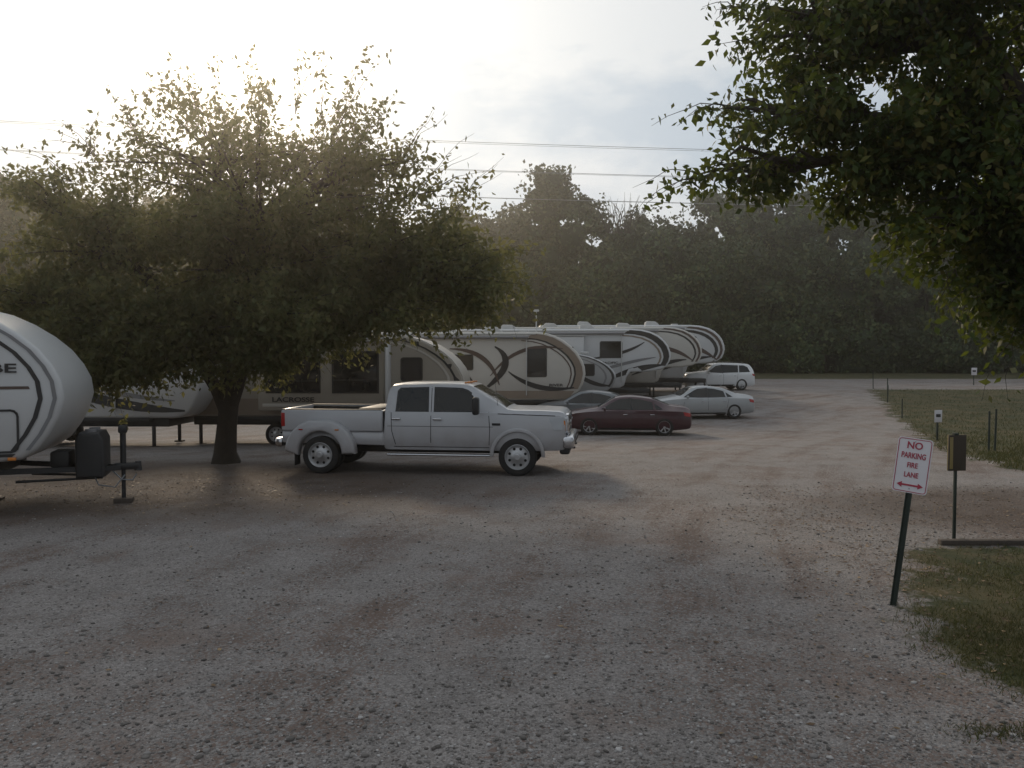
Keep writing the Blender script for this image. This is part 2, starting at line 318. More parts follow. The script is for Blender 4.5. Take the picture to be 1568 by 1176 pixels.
# ---------------------------------------------------------------- pickup
def pickup(x,y,head):
    P=empty('pickup_truck',(x,y,gz(y)),R(head)); W=M['white']
    bx=-3.14
    st=[(bx,.68,.90,.935,.95,.90),(bx+.03,.64,.91,.945,.985,.93),(-.82,.60,.91,.945,.985,.93),(-.80,.60,.91,.95,.97,.94),(-.77,.54,1.32,1.40,.97,.94),
        (-.755,.53,1.36,1.44,.995,.94),(-.70,.52,1.36,1.88,1.0,.82),(-.62,.52,1.36,1.965,1.0,.81),(-.4,.52,1.36,1.995,1.0,.81),(.4,.52,1.36,2.005,1.0,.81),(.9,.52,1.36,1.99,1.0,.805),(1.12,.52,1.36,1.95,1.0,.795),
        (1.6,.52,1.36,1.68,1.0,.80),(1.96,.52,1.35,1.44,1.0,.84),(2.1,.52,1.34,1.43,1.0,.88),(2.7,.53,1.33,1.425,.998,.90),(3.05,.54,1.32,1.41,.99,.89),(3.16,.56,1.30,1.385,.975,.87),(3.21,.58,1.26,1.34,.95,.84)]
    b=loft('body',st,(W,M['well']),P,0,[(2.185,.44,.53,.5),(-2.185,.44,.52,.5)],30); B=bvh_of(b)
    both(P,B,'rear_door_window',[(-.50,1.40),(-.47,1.81),(-.42,1.87),(.18,1.89),(.19,1.40)],M['glass'],.009,.1)
    both(P,B,'front_door_window',[(.36,1.40),(.36,1.89),(.93,1.875),(1.05,1.83),(1.38,1.60),(1.46,1.46),(1.15,1.41),(1.05,1.40)],M['glass'],.009,.1)
    for nm,p in(('rw',[(-.53,1.375),(-.50,1.83),(-.43,1.90),(.21,1.92),(.22,1.375)]),('fw',[(.33,1.375),(.33,1.92),(.95,1.90),(1.08,1.855),(1.42,1.62),(1.52,1.44),(1.15,1.375)])):
        both(P,B,'window_seal_'+nm,p,M['black'],.005,.1)
    decal(P,B,'windscreen',[(1.17,.68),(1.17,-.68),(1.92,-.78),(1.92,.78)],'z+',M['glass'],.006,.1)
    decal(P,B,'cab_rear_glass',rrect(-.6,1.52,.6,1.82,.06),'x-',M['glass'],.006)
    seam(P,B,'seam_rear_door',[(-.62,1.36),(-.60,.95),(-.50,.6)]); seam(P,B,'seam_b',[(.275,.6),(.275,1.93)]); seam(P,B,'seam_a',[(1.56,.6),(1.58,1.0),(1.55,1.38)])
    seam(P,B,'seam_sill',[(-.55,.61),(1.57,.61)]); seam(P,B,'hood_seam',[(1.75,1.345),(3.0,1.31)],.018)
    seam(P,B,'body_crease',[(-.7,1.06),(1.65,1.06)],.010,.003)
    box('cab_gap',(-.79,0,1.0),(.03,1.90,.76),M['well'],P,.005)
    box('bed_floor',((bx-.80)/2,0,.972),(-.80-bx-.1,1.72,.03),M['blackplastic'],P,.005)
    box('bed_front_wall',(-.845,0,1.17),(.06,1.94,.45),W,P,.015); box('tailgate',(bx+.02,0,1.15),(.08,1.70,.52),W,P,.02)
    for s in(-1,1):
        box('bed_side',((bx-.82)/2,s*.93,1.168),(-.82-bx,.13,.476),W,P,.035,seg=3)
        box('bed_liner',((bx-.84)/2,s*.861,1.16),(-.84-bx-.1,.012,.42),M['blackplastic'],P,.003)
        box('bed_rail_cap',((bx-.84)/2,s*.93,1.408),(-.86-bx,.11,.018),M['blackplastic'],P,.006)
        box('tail_lamp',(bx+.045,s*.955,1.18),(.10,.09,.32),M['red'],P,.02)
        for hx in(-.5,.42): box('door_handle',(hx,s*1.01,1.22),(.20,.04,.045),M['chrome'],P,.015)
        box('running_board',(.45,s*1.0,.44),(2.3,.16,.05),M['chrome'],P,.02)
        arc=[(2.185+.60*math.cos(R(a)),.44+.60*math.sin(R(a))) for a in range(-2,184,8)]
        arc2=[(2.185+.52*math.cos(R(a)),.44+.52*math.sin(R(a))) for a in range(182,-4,-8)]
        extr('front_arch_lip',arc+arc2,s*.97,s*1.045,W,P,.015)
        o1=[(-2.185+.80*math.cos(R(a)),.50+.72*min(math.sin(R(a)),.95)) for a in range(-4,186,8)]
        i1=[(-2.185+.50*math.cos(R(a)),.44+.50*math.sin(R(a))) for a in range(184,-6,-8)]
        extr('dually_fender',o1+i1,s*.93,s*1.215,W,P,.06,4)
        box('mud_flap',(-2.185-.56,s*1.05,.36),(.02,.3,.36),M['rubber'],P,.005)
        wheel(P,f'front_wheel_{s}',2.185,s*.90,.415,.26,s,'steel'); wheel(P,f'rear_wheel_{s}',-2.185,s*1.03,.415,.25,s,'steel'); wheel(P,f'rear_inner_{s}',-2.185,s*.72,.415,.24,s,'steel')
        box('mirror_arm',(1.33,s*1.12,1.45),(.07,.22,.05),M['black'],P,.02); box('mirror_arm_top',(1.33,s*1.12,1.62),(.05,.22,.03),M['black'],P,.01)
        box('tow_mirror',(1.32,s*1.26,1.53),(.14,.24,.38),M['black'],P,.05,seg=3)
        decal(P,B,'headlamp_side',[(2.96,1.0),(3.16,1.01),(3.16,1.27),(2.86,1.26)],'y-' if s<0 else 'y+',M['lamp'],.008,.06)
        box('headlamp',(3.19,s*.78,1.12),(.12,.30,.30),M['lamp'],P,.04); box('turn_lamp',(3.17,s*.90,1.10),(.1,.10,.24),M['orange'],P,.03)
        box('fender_marker',(-2.6,s*1.218,.98),(.09,.02,.03),M['red'],P,.005); box('fender_marker_f',(-1.78,s*1.218,.98),(.09,.02,.03),M['orange'],P,.005)
    box('grille_frame',(3.22,0,1.11),(.12,1.26,.44),M['chrome'],P,.05); 
    for k in range(3): box(f'grille_slot_{k}',(3.265,0,.98+.125*k),(.04,1.10,.07),M['black'],P,.01)
    box('badge',(3.29,0,1.105),(.02,.26,.11),M['chrome'],P,.009)
    box('front_bumper',(3.28,0,.74),(.26,2.0,.27),M['chrome'],P,.07,seg=4); box('bumper_valance',(3.20,0,.55),(.22,1.8,.16),M['blackplastic'],P,.05)
    box('bumper_intake',(3.41,0,.74),(.02,.8,.10),M['black'],P,.009)
    for s in(-1,1): box('fog_lamp',(3.405,s*.68,.72),(.03,.16,.09),M['black'],P,.012); box('tow_hook',(3.36,s*.45,.58),(.10,.05,.05),M['black'],P,.015)
    box('rear_bumper',(bx-.09,0,.66),(.18,1.9,.2),M['chrome'],P,.05)
    box('chassis',(0,0,.52),(5.4,.9,.2),M['black'],P,.03); box('axle_front',(2.185,0,.4),(.15,1.5,.15),M['black'],P,.03); box('axle_rear',(-2.185,0,.4),(.3,1.5,.25),M['black'],P,.05)
    for k in(-.5,-.17,0,.17,.5): box(f'cab_light_{k}',(1.0,k,2.005),(.12,.06,.03),M['orange'],P,.012)
    box('fender_badge',(1.72,-1.008,1.12),(.18,.012,.05),M['black'],P,.004)
    box('tool_box',(-1.15,0,1.36),(.5,1.68,.16),M['blackplastic'],P,.03)
    tubes('antenna',[([(1.75,-.86,1.40),(1.68,-.86,2.05)],[.006,.003])],M['black'],P)
    return P
# ---------------------------------------------------------------- trailers
TT=[(0,1.92),(-.04,2.2),(-.16,2.45),(-.36,2.72),(-.62,2.95),(-.95,3.17),(-1.3,3.34),(-1.7,3.45),(-2.2,3.5)]
TTb=[(-.9,.92),(-.62,.95),(-.40,1.10),(-.22,1.35),(-.08,1.62)]
FW=[(0,2.55),(-.03,2.8),(-.14,3.1),(-.34,3.38),(-.62,3.62),(-1.0,3.82),(-1.5,3.95),(-2.1,4.0)]
FWb=[(-2.7,.85),(-2.45,1.0),(-2.3,1.5),(-2.1,1.72),(-1.2,1.74),(-.5,1.86),(-.2,2.05),(-.06,2.3)]
def trailer(name,x,y,head,L,kind,body,W=2.44,hs=1.0,axle=None):
    P=empty(name,(x,y,gz(y)),R(head))
    top,bot=(TT,TTb) if kind=='tt' else (FW,FWb)
    zt=top[-1][1]
    prof=bot+top+[(-L+.12,zt),(-L,zt-.12),(-L,bot[0][1])]
    prof=[(a,.9+(b-.9)*hs) for a,b in prof]; zt=.9+(zt-.9)*hs; zb=bot[0][1]
    b=extr('body',prof,-W/2,W/2,body,P,.09,4,30); B=bvh_of(b)
    box('frame',(-L/2-.3,0,zb-.14),(L-1.6,W-.5,.26),M['black'],P,.02)
    box('skirt',(-L/2-.5,0,zb-.04),(L-2.2-(1.2 if kind=='fw' else 0),W-.06,.14),M['blackplastic'],P,.02)
    ax=axle if axle else L*.6
    for s in(-1,1):
        for k in(-1,1): wheel(P,f'wheel_{s}_{k}',-ax+k*.45,s*(W/2-.16),.36,.22,s,'steel')
        extr('wheel_arch',[(-ax-.95,.8),(-ax-.85,.95),(-ax+.85,.95),(-ax+.95,.8)],s*(W/2+.01),s*(W/2-.1),M['black'],P,.01)
        for xx in((-1.6 if kind=='tt' else -2.7),-L+.7): box('stabiliser_jack',(xx,s*.9,zb/2-.05),(.09,.09,zb-.1),M['black'],P,.01); box('jack_foot',(xx,s*.9,.02),(.25,.25,.05),M['timber'],P,.01)
        cyl('roof_edge_trim',(-2.2,s*(W/2+.012),zt-.10),(-L+.1,s*(W/2+.012),zt-.10),.022,M['roof'],P,8)
    for ux in(-L*.38,-L*.75): 
        extr('air_conditioner',[(ux-.42,zt-.01),(ux-.40,zt+.2),(ux-.3,zt+.27),(ux+.2,zt+.25),(ux+.42,zt+.08),(ux+.42,zt-.01)],-.38,.38,M['roof'],P,.04)
    for ux in(-L*.25,-L*.55): box('roof_vent',(ux,.4,zt+.06),(.4,.4,.13),M['roof'],P,.03)
    cyl('awning_roll',(-2.5,-W/2-.10,zt-.24),(-L+.8,-W/2-.10,zt-.24),.07,M['greyband'],P,12)
    for xx in(-2.6,-L+.9): box('awning_arm',(xx,-W/2-.06,(zt+1.0)/2),(.05,.06,zt-1.3),M['roof'],P,.01)
    return P,B,zt,zb
def window(P,B,x0,z0,x1,z1,ax='y-'):
    decal(P,B,'window_frame',rrect(x0-.05,z0-.05,x1+.05,z1+.05,.09),ax,M['black'],.010,.4); decal(P,B,'window_glass',rrect(x0,z0,x1,z1,.06),ax,M['glass'],.018,.4)
def door(P,B,x,z0,mt):
    for q in ring(rrect(x,z0,x+.68,z0+1.85,.06,2),.025): decal(P,B,'door_edge',q,'y-',M['black'],.008,.5)
    window(P,B,x+.15,z0+1.05,x+.52,z0+1.6); box('door_handle',(x+.58,-1.25,z0+.9),(.06,.06,.12),M['black'],P,.01)
    for k in range(2): box(f'step_{k}',(x+.34,-1.38-.22*k,z0-.2-.22*k),(.6,.24,.03),M['black'],P,.01)
def slideout(P,x0,x1,z0,z1,W,body,out=.75,wins=()):
    box('slideout',((x0+x1)/2,-W/2-out/2+.05,(z0+z1)/2),(x1-x0,out,z1-z0),body,P,.05,seg=3)
    y=-W/2-out+.05
    box('slideout_awning',((x0+x1)/2,-W/2-out/2,z1+.03),(x1-x0+.1,out+.05,.03),M['roof'],P,.01)
    for a,b,c,d in wins:
        box('slide_window_frame',((a+c)/2,y-.004,(b+d)/2),(c-a+.1,.03,d-b+.1),M['black'],P,.012); box('slide_window',((a+c)/2,y-.014,(b+d)/2),(c-a,.03,d-b),M['glass'],P,.008)
        box('slide_window_bar',((a+c)/2,y-.022,b+(d-b)*.3),(c-a,.03,.03),M['black'],P,.006)
def noseband(P,B,nose,i0,i1,zlo,zhi,mt,off,hs=1,ax='y-'):
    n=[(a,.9+(b-.9)*hs) for a,b in nose]; n=[p for p in n if zlo<=p[1]<=zhi]
    f=lambda i:[(a-i*1.0,b-i*.35*max(0,(b-2.2))) for a,b in n]
    decal(P,B,'cap_graphic',f(i0)+f(i1)[::-1],ax,mt,off,.3)
# 1: near-left travel trailer
P,B,zt,zb=trailer('travel_trailer',-7.55,14.05,17,7.6,'tt',M['fiber'])
full=TTb+TT
noseband(P,B,full,.10,.16,1.1,3.6,M['greyband'],.010); noseband(P,B,full,.30,.37,1.1,3.6,M['black'],.012)
both(P,B,'stripe_dark',[(-7.3,2.12),(-.50,2.12),(-.48,2.075),(-7.3,2.06)],M['brown'],.008,.6)
both(P,B,'stripe_top',[(-7.3,2.93),(-1.05,2.93),(-1.02,2.90),(-7.3,2.90)],M['black'],.008,.6)
both(P,B,'lower_band',[(-7.4,1.0),(-.75,1.0),(-.70,1.05),(-7.4,1.06)],M['black'],.008,.6)
for q in ring(rrect(-2.2,1.08,-.66,1.74,.10,3),.035): decal(P,B,'storage_door_edge',q,'y-',M['black'],.014,.5)
text('nameplate','VIBE',.20,M['black'],P,(-1.02,-1.236,2.40),(R(90),0,0),.003,1.9)
window(P,B,-4.2,2.2,-3.0,2.8); door(P,B,-5.4,1.1,M['fiber'])
box('marker_lamp',(-.75,-1.235,.97),(.12,.03,.05),M['orange'],P,.01)
V=.62
for s in(-1,1): tubes('tongue_beam',[([(-1.8,s*.85,V+.1),(.62,s*.06,V)],[.065,.06])],M['black'],P,4)
box('coupler',(.72,0,V+.02),(.42,.14,.12),M['black'],P,.03); tubes('coupler_ball_socket',[([(.9,0,V-.06),(.9,0,V+.10)],[.07,.05])],M['black'],P,12)
tubes('tongue_jack',[([(.66,0,0.05),(.66,0,.75)],[.035,.035]),([(.66,0,.6),(.66,0,1.28)],[.05,.05])],M['black'],P,12)
box('jack_motor',(.66,0,1.30),(.14,.16,.14),M['black'],P,.03)
box('jack_block',(.66,0,.03),(.30,.30,.10),M['timber'],P,.01)
for s in(-1,1):
    tubes('propane_tank',[([(.18,s*.18,.66),(.18,s*.18,.70),(.18,s*.18,1.12),(.18,s*.18,1.20)],[.13,.16,.16,.10])],M['blackplastic'],P,20)
    tubes('tank_collar',[([(.18,s*.18,1.19),(.18,s*.18,1.33)],[.09,.09])],M['greyband'],P,14)
extr('tank_cover',[(-.04,.50),(-.04,1.15),(.02,1.28),(.34,1.28),(.4,1.15),(.4,.50)],-.37,.37,M['blackplastic'],P,.05)
box('battery_box',(-.30,0,.82),(.3,.5,.28),M['blackplastic'],P,.04)
tubes('safety_chain',[([(.5,-.1,.58),(.65,-.12,.42),(.82,-.1,.40),(.88,-.05,.5)],[.014]*4),([(.2,-.2,.6),(.3,-.25,.36),(.55,-.2,.30),(.7,-.1,.5)],[.012]*4)],M['cable'],P,6)
for s in(-1,1): tubes('sway_bar',[([(-.9,s*.5,.5),(.35,s*.14,.47)],[.025,.02])],M['black'],P,6)
# 2: trailer behind shade tree
P,B,zt,zb=trailer('travel_trailer',-9.3,25.3,-1,9.5,'tt',M['fiber'])
for a,w,m in((bez((-.5,1.15),(-2.6,1.2),(-5.2,2.1)),.30,'black'),(bez((-.8,1.45),(-2.8,1.6),(-6,2.5)),.16,'greyband'),(bez((-2.5,2.3),(-4.5,1.3),(-8,1.25)),.35,'tan')):
    decal(P,B,'swoosh',strip(a,w),'y-',M[m],.010 if m=='black' else .014,.5)
window(P,B,-3.4,2.25,-2.2,2.85); window(P,B,-6.6,2.25,-5.4,2.85); door(P,B,-4.6,1.15,M['fiber'])
# 3: beige trailer behind truck
P,B,zt,zb=trailer('travel_trailer',-1.45,26.3,-2,9.2,'tt',M['beige'])
noseband(P,B,full,.02,.30,1.9,3.6,M['black'],.010); noseband(P,B,full,.42,.50,1.1,3.6,M['cream'],.012)
both(P,B,'lower_panel',[(-9.1,1.0),(-.75,1.0),(-.45,1.5),(-9.1,1.5)],M['tan'],.007,.8)
slideout(P,-6.3,-2.35,1.15,3.28,2.44,M['beige'],.7,[(-3.95,1.75,-2.6,2.95),(-6.0,1.75,-4.4,2.85)])
box('slide_trim',(-2.33,-1.56,2.2),(.05,.74,2.1),M['fiber'],P,.01)
window(P,B,-1.95,2.1,-1.35,2.75)
text('nameplate','LACROSSE',.2,M['black'],P,(-5.2,-1.89,1.50),(R(90),0,0),.003,1.4)
box('slide_stripe',(-4.3,-1.874,1.33),(3.7,.02,.10),M['cream'],P,.004)
decal(P,B,'swoosh',strip(bez((-.35,1.75),(-1.2,1.3),(-2.3,1.25)),.16),'y-',M['brown'],.016,.5)
# 4: cream trailer with scroll graphics
P,B,zt,zb=trailer('travel_trailer',3.3,36.5,-3,11,'tt',M['cream'],2.5,1.17)
H=1.17
noseband(P,B,full,.12,.42,1.2,4.1,M['tan'],.010,H); noseband(P,B,full,.42,.50,1.2,4.1,M['black'],.012,H); noseband(P,B,full,.60,.66,1.2,4.1,M['brown'],.012,H)
for a,w,m,o in((bez((-1.0,3.2),(-3.0,3.6),(-4.2,2.0)),.16,'brown',.012),(bez((-4.0,3.3),(-2.8,2.6),(-4.6,1.3)),.30,'black',.016),(bez((-6,3.2),(-4.2,3.2),(-3.8,1.6)),.2,'brown',.02),(bez((-.5,1.5),(-2.2,1.2),(-3.4,2.2)),.22,'black',.016),(bez((-7.5,2.5),(-5.8,3.2),(-4.6,1.2)),.14,'black',.024)):
    decal(P,B,'swoosh',strip(a,w),'y-',M[m],o,.6)
window(P,B,-2.55,2.0,-1.75,3.2)
both(P,B,'lower_panel',[(-10.9,1.0),(-.75,1.0),(-.5,1.35),(-10.9,1.35)],M['tan'],.007,1)
window(P,B,-5.8,2.3,-5.0,2.9)
text('nameplate','RIVER',.16,M['black'],P,(-1.3,-1.27,1.6),(R(90),0,0),.003,1.5)
tubes('antenna_mast',[([(-2.2,0,zt),(-2.2,0,zt+1.0)],[.03,.02])],M['fiber'],P,8); box('antenna_head',(-2.2,0,zt+1.0),(.25,.12,.10),M['fiber'],P,.03)
# small trailer
P,B,zt,zb=trailer('camper_trailer',5.15,40.3,-3,6,'tt',M['silver'],2.3,.74)
noseband(P,B,full,.10,.22,1.1,3.6,M['black'],.010,.74); noseband(P,B,full,.45,.55,1.1,3.6,M['greyband'],.010,.74)
decal(P,B,'swoosh',strip(bez((-.3,1.3),(-1.2,1.2),(-2.4,2.2)),.2),'y-',M['black'],.012,.5); window(P,B,-1.7,1.8,-1.1,2.3)
# 5 fifth wheel
fwf=FWb+FW
P,B,zt,zb=trailer('fifth_wheel_trailer',8.45,43.6,-3,11.5,'fw',M['fiber'],2.5,1.0)
noseband(P,B,fwf,.10,.40,2.0,4.1,M['black'],.010); noseband(P,B,fwf,.5,.6,2.0,4.1,M['tan'],.010)
for a,w,m,o in((bez((-.4,2.1),(-1.8,2.0),(-3.4,1.3)),.30,'black',.012),(bez((-.8,2.5),(-2.2,2.3),(-4.4,1.6)),.16,'greyband',.016),(bez((-1.4,3.3),(-2.4,2.6),(-4.4,2.4)),.16,'black',.016)):
    decal(P,B,'swoosh',strip(a,w),'y-',M[m],o,.6)
window(P,B,-3.7,2.5,-2.6,3.3); slideout(P,-8,-4.6,1.15,3.6,2.5,M['fiber'],.6,[(-7,2.2,-5.2,3.0)])
text('nameplate','PACIFIC',.16,M['black'],P,(-3.2,-1.27,2.2),(R(90),0,0),.003,1.5)
# between
P,B,zt,zb=trailer('fifth_wheel_trailer',10.9,47.0,-3,11.5,'fw',M['cream'],2.5,1.02)
noseband(P,B,fwf,.10,.22,1.9,4.3,M['brown'],.010,1.02); noseband(P,B,fwf,.34,.44,2.0,4.3,M['black'],.010,1.02)
for a,w,m,o in((bez((-.5,2.1),(-1.6,3.0),(-3.2,2.9)),.22,'brown',.012),(bez((-.9,2.2),(-2.2,2.1),(-4,1.3)),.24,'black',.016)):
    decal(P,B,'swoosh',strip(a,w),'y-',M[m],o,.6)
window(P,B,-3.0,2.5,-2.2,3.3)
# 6 fifth wheel far
P,B,zt,zb=trailer('fifth_wheel_trailer',13.2,50.8,-3,11.5,'fw',M['fiber'],2.5,1.05)
noseband(P,B,fwf,.14,.30,1.9,4.3,M['brown'],.010,1.05); noseband(P,B,fwf,.42,.62,2.0,4.3,M['black'],.010,1.05)
for a,w,m,o in((bez((-.5,2.0),(-2.0,3.2),(-3.2,2.6)),.28,'brown',.012),(bez((-.8,2.2),(-2.4,2.1),(-4,1.3)),.26,'black',.016),(bez((-2.2,3.6),(-4,3.4),(-4.6,2.0)),.22,'brown',.016)):
    decal(P,B,'swoosh',strip(a,w),'y-',M[m],o,.6)
window(P,B,-2.6,2.7,-1.8,3.4); window(P,B,-4.9,2.4,-3.9,3.2)
# ---------------------------------------------------------------- vehicles
pickup(-1.93,18.55,-7)
sedan('sedan_car',4.4,31.0,180-6,M['maroon'])
sedan('sedan_car',3.3,34.3,180-10,M['greypaint'])
sedan('sedan_car',8.65,37.3,180+6,M['silver'])
sedan('suv_car',13.3,52.5,180+8,M['suvwhite'],True)
# ---------------------------------------------------------------- ground
near=[(3.9,7.7),(3.72,7.0),(3.9,6.3),(4.4,5.0),(4.6,3),(14,3),(16,10.85),(5.9,10.95),(5.2,10.3),(4.5,9.0)]
far=[(23.5,53),(19.5,42),(15.8,31.5),(12.4,23),(11.4,18.5),(12.5,16.2),(16,15),(80,15),(80,53)]
strp=[(-300,76),(300,76),(300,320),(-300,320)]
def sdf(poly,X,Y):
    d=np.full(X.shape,1e9); ins=np.zeros(X.shape,bool); n=len(poly)
    for i in range(n):
        ax,ay=poly[i]; bx,by=poly[(i+1)%n]; dx,dy=bx-ax,by-ay
        t=np.clip(((X-ax)*dx+(Y-ay)*dy)/(dx*dx+dy*dy),0,1); d=np.minimum(d,np.hypot(X-ax-t*dx,Y-ay-t*dy))
        c=((ay>Y)!=(by>Y))&(X<(bx-ax)*(Y-ay)/((by-ay) if by!=ay else 1e-9)+ax); ins^=c
    return np.where(ins,d,-d)
xs=np.unique(np.concatenate([np.linspace(-1500,-60,12),np.linspace(-60,-14,40),np.linspace(-14,16,121),np.linspace(16,80,110),np.linspace(80,1500,12)]))
ys=np.unique(np.concatenate([np.linspace(-600,0,8),np.linspace(0,24,97),np.linspace(24,82,100),np.linspace(82,140,20),np.linspace(140,2500,14)]))
X,Y=np.meshgrid(xs,ys); Z=pchip(GD,GZ,Y.ravel())
V=np.stack([X.ravel(),Y.ravel(),Z],1); nx=len(xs); ny=len(ys)
I=(np.arange(ny-1)[:,None]*nx+np.arange(nx-1)[None,:]).ravel(); F=np.stack([I,I+1,I+nx+1,I+nx],1)
S=np.maximum(np.maximum(sdf(near,X,Y),sdf(far,X,Y)),sdf(strp,X,Y)).ravel()
E1=1-np.hypot((X+9.0)/10.5,(Y-16.0)/4.6); E2=1-np.hypot((X-10.0)/5.5,(Y-13.6)/2.7)  # left ellipse: tree shadow painted into soil, plus leaf litter; right: litter soil
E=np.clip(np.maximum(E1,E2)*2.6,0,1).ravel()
m,N,L,b=newmat('ground_mat')
def nd(t,**k):
    n=N.new(t)
    for a,v in k.items(): setattr(n,a,v)
    return n
def noise(vec,sc,det=4,ro=.55):
    n=nd('ShaderNodeTexNoise'); n.inputs['Scale'].default_value=sc; n.inputs['Detail'].default_value=det; n.inputs['Roughness'].default_value=ro; L.new(vec,n.inputs['Vector']); return n.outputs['Fac']
def rampv(v,a,bb,lo=0,hi=1):
    n=nd('ShaderNodeMapRange'); n.inputs['From Min'].default_value=a; n.inputs['From Max'].default_value=bb; n.inputs['To Min'].default_value=lo; n.inputs['To Max'].default_value=hi; L.new(v,n.inputs['Value']); return n.outputs[0]
def mth(op,a,c=None):
    n=nd('ShaderNodeMath',operation=op)
    for i,v in enumerate((a,c)):
        if v is None: continue
        if isinstance(v,(int,float)): n.inputs[i].default_value=v
        else: L.new(v,n.inputs[i])
    return n.outputs[0]
def mixc(f,a,c,bt='MIX'):
    n=nd('ShaderNodeMix',data_type='RGBA',blend_type=bt)
    if isinstance(f,(int,float)): n.inputs['Factor'].default_value=f
    else: L.new(f,n.inputs['Factor'])
    for k,v in(('A',a),('B',c)):
        if isinstance(v,tuple): n.inputs[k].default_value=(*v,1)
        else: L.new(v,n.inputs[k])
    return n.outputs['Result']
tc=nd('ShaderNodeTexCoord').outputs['Object']
sp=nd('ShaderNodeSeparateXYZ'); L.new(tc,sp.inputs[0])
u=mth('SUBTRACT',sp.outputs['X'],mth('MULTIPLY',mth('MULTIPLY',sp.outputs['Y'],sp.outputs['Y']),.012))
cb=nd('ShaderNodeCombineXYZ'); L.new(u,cb.inputs[0]); L.new(mth('MULTIPLY',sp.outputs['Y'],.12),cb.inputs[1])
track=noise(cb.outputs[0],1.2,6,.62); patch=noise(tc,.28,6,.62); patch2=noise(tc,1.3,5,.6)
vor=nd('ShaderNodeTexVoronoi'); vor.inputs['Scale'].default_value=45; L.new(tc,vor.inputs['Vector'])
vor2=nd('ShaderNodeTexVoronoi'); vor2.inputs['Scale'].default_value=95; L.new(tc,vor2.inputs['Vector'])
vs=nd('ShaderNodeSeparateColor'); L.new(vor.outputs['Color'],vs.inputs[0]); vs2=nd('ShaderNodeSeparateColor'); L.new(vor2.outputs['Color'],vs2.inputs[0])
soil=mixc(rampv(track,.35,.65),(.150,.112,.095),(.235,.185,.162))
grav=mixc(vs.outputs[0],(.11,.102,.098),(.38,.36,.35))
grav=mixc(.5,grav,mixc(vs2.outputs[0],(.10,.090,.086),(.35,.33,.315)))
cov=mth('ADD',mth('MULTIPLY',track,.60),mth('ADD',mth('MULTIPLY',patch,.6),mth('MULTIPLY',patch2,.35)))
cov=rampv(cov,.62,.90)
stonemask=mth('GREATER_THAN',mth('ADD',cov,mth('MULTIPLY',vs.outputs[1],.75)),.66)
col=mixc(mth('MULTIPLY',stonemask,.8),soil,grav)
red=rampv(noise(tc,.5,5,.65),.53,.70,0,.6); col=mixc(red,col,mixc(vs2.outputs[1],(.125,.082,.062),(.235,.158,.122)))
dk=rampv(patch2,.3,.7,.88,1.16); 
sc=nd('ShaderNodeVectorMath',operation='SCALE'); L.new(col,sc.inputs[0]); L.new(dk,sc.inputs['Scale']); col=sc.outputs[0]
ae=nd('ShaderNodeAttribute',attribute_name='earth_shade')
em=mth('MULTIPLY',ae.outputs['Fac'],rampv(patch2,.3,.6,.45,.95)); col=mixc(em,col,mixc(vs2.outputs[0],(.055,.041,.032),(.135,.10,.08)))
at=nd('ShaderNodeAttribute',attribute_name='grass')
gs=mth('ADD',at.outputs['Fac'],rampv(noise(tc,1.2,6,.7),.25,.75,-.9,.9))
gm=rampv(gs,-.12,.22)
gcol=mixc(rampv(noise(tc,1.1,6,.7),.38,.62),(.032,.042,.014),(.12,.09,.045)); gcol=mixc(rampv(noise(tc,40,3),.3,.7,0,.6),gcol,(.04,.046,.016))
col=mixc(gm,col,gcol)
L.new(col,b.inputs['Base Color']); b.inputs['Roughness'].default_value=.9; b.inputs['Specular IOR Level'].default_value=.25
bp=nd('ShaderNodeBump'); bp.inputs['Strength'].default_value=.8; bp.inputs['Distance'].default_value=.015
hh=mth('ADD',mth('MULTIPLY',vor.outputs['Distance'],-1.0),mth('ADD',mth('MULTIPLY',vor2.outputs['Distance'],-.5),mth('MULTIPLY',noise(tc,6,5),2.0)))
L.new(hh,bp.inputs['Height']); L.new(bp.outputs[0],b.inputs['Normal'])
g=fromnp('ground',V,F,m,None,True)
a=g.data.attributes.new('grass','FLOAT','POINT'); a.data.foreach_set('value',S.astype(np.float32))
a=g.data.attributes.new('earth_shade','FLOAT','POINT'); a.data.foreach_set('value',E.astype(np.float32))
# gravel stones
ico=bmesh.new(); bmesh.ops.create_icosphere(ico,subdivisions=1,radius=1); IV=np.array([v.co[:] for v in ico.verts]); IF=np.array([[v.index for v in f.verts] for f in ico.faces]); ico.free()
n=20000; py=rng.uniform(740,1230,n); d=3198/(py-545); px=rng.uniform(-60,1630,n); x=(px-784)/1230*d
sel=(sdf(near,x,d)<-.05)&(sdf(far,x,d)<0); x=x[sel];d=d[sel];n=len(x)
s=rng.lognormal(math.log(.0085),.42,n).clip(.004,.026)
sc3=rng.uniform(.6,1.3,(n,1,3))*np.array([1,1,.6]); an=rng.uniform(0,6.28,n); c,sn=np.cos(an)[:,None],np.sin(an)[:,None]
vv=IV[None]*(1+rng.uniform(-.25,.25,(n,len(IV),1)))*sc3*s[:,None,None]
vx=vv[:,:,0]*c-vv[:,:,1]*sn; vy=vv[:,:,0]*sn+vv[:,:,1]*c
VV=np.stack([vx+x[:,None],vy+d[:,None],vv[:,:,2]+(s*.2)[:,None]],2).reshape(-1,3)
FF=(IF[None]+(np.arange(n)*len(IV))[:,None,None]).reshape(-1,3)
sm,N2,L2,b2=newmat('gravel_stone'); g2=N2.new('ShaderNodeNewGeometry'); cr=N2.new('ShaderNodeValToRGB'); e=cr.color_ramp.elements
e[0].color=(.085,.075,.068,1); e[1].color=(.45,.43,.42,1); q=e.new(.5); q.color=(.185,.168,.155,1); q=e.new(.8); q.color=(.27,.25,.24,1)
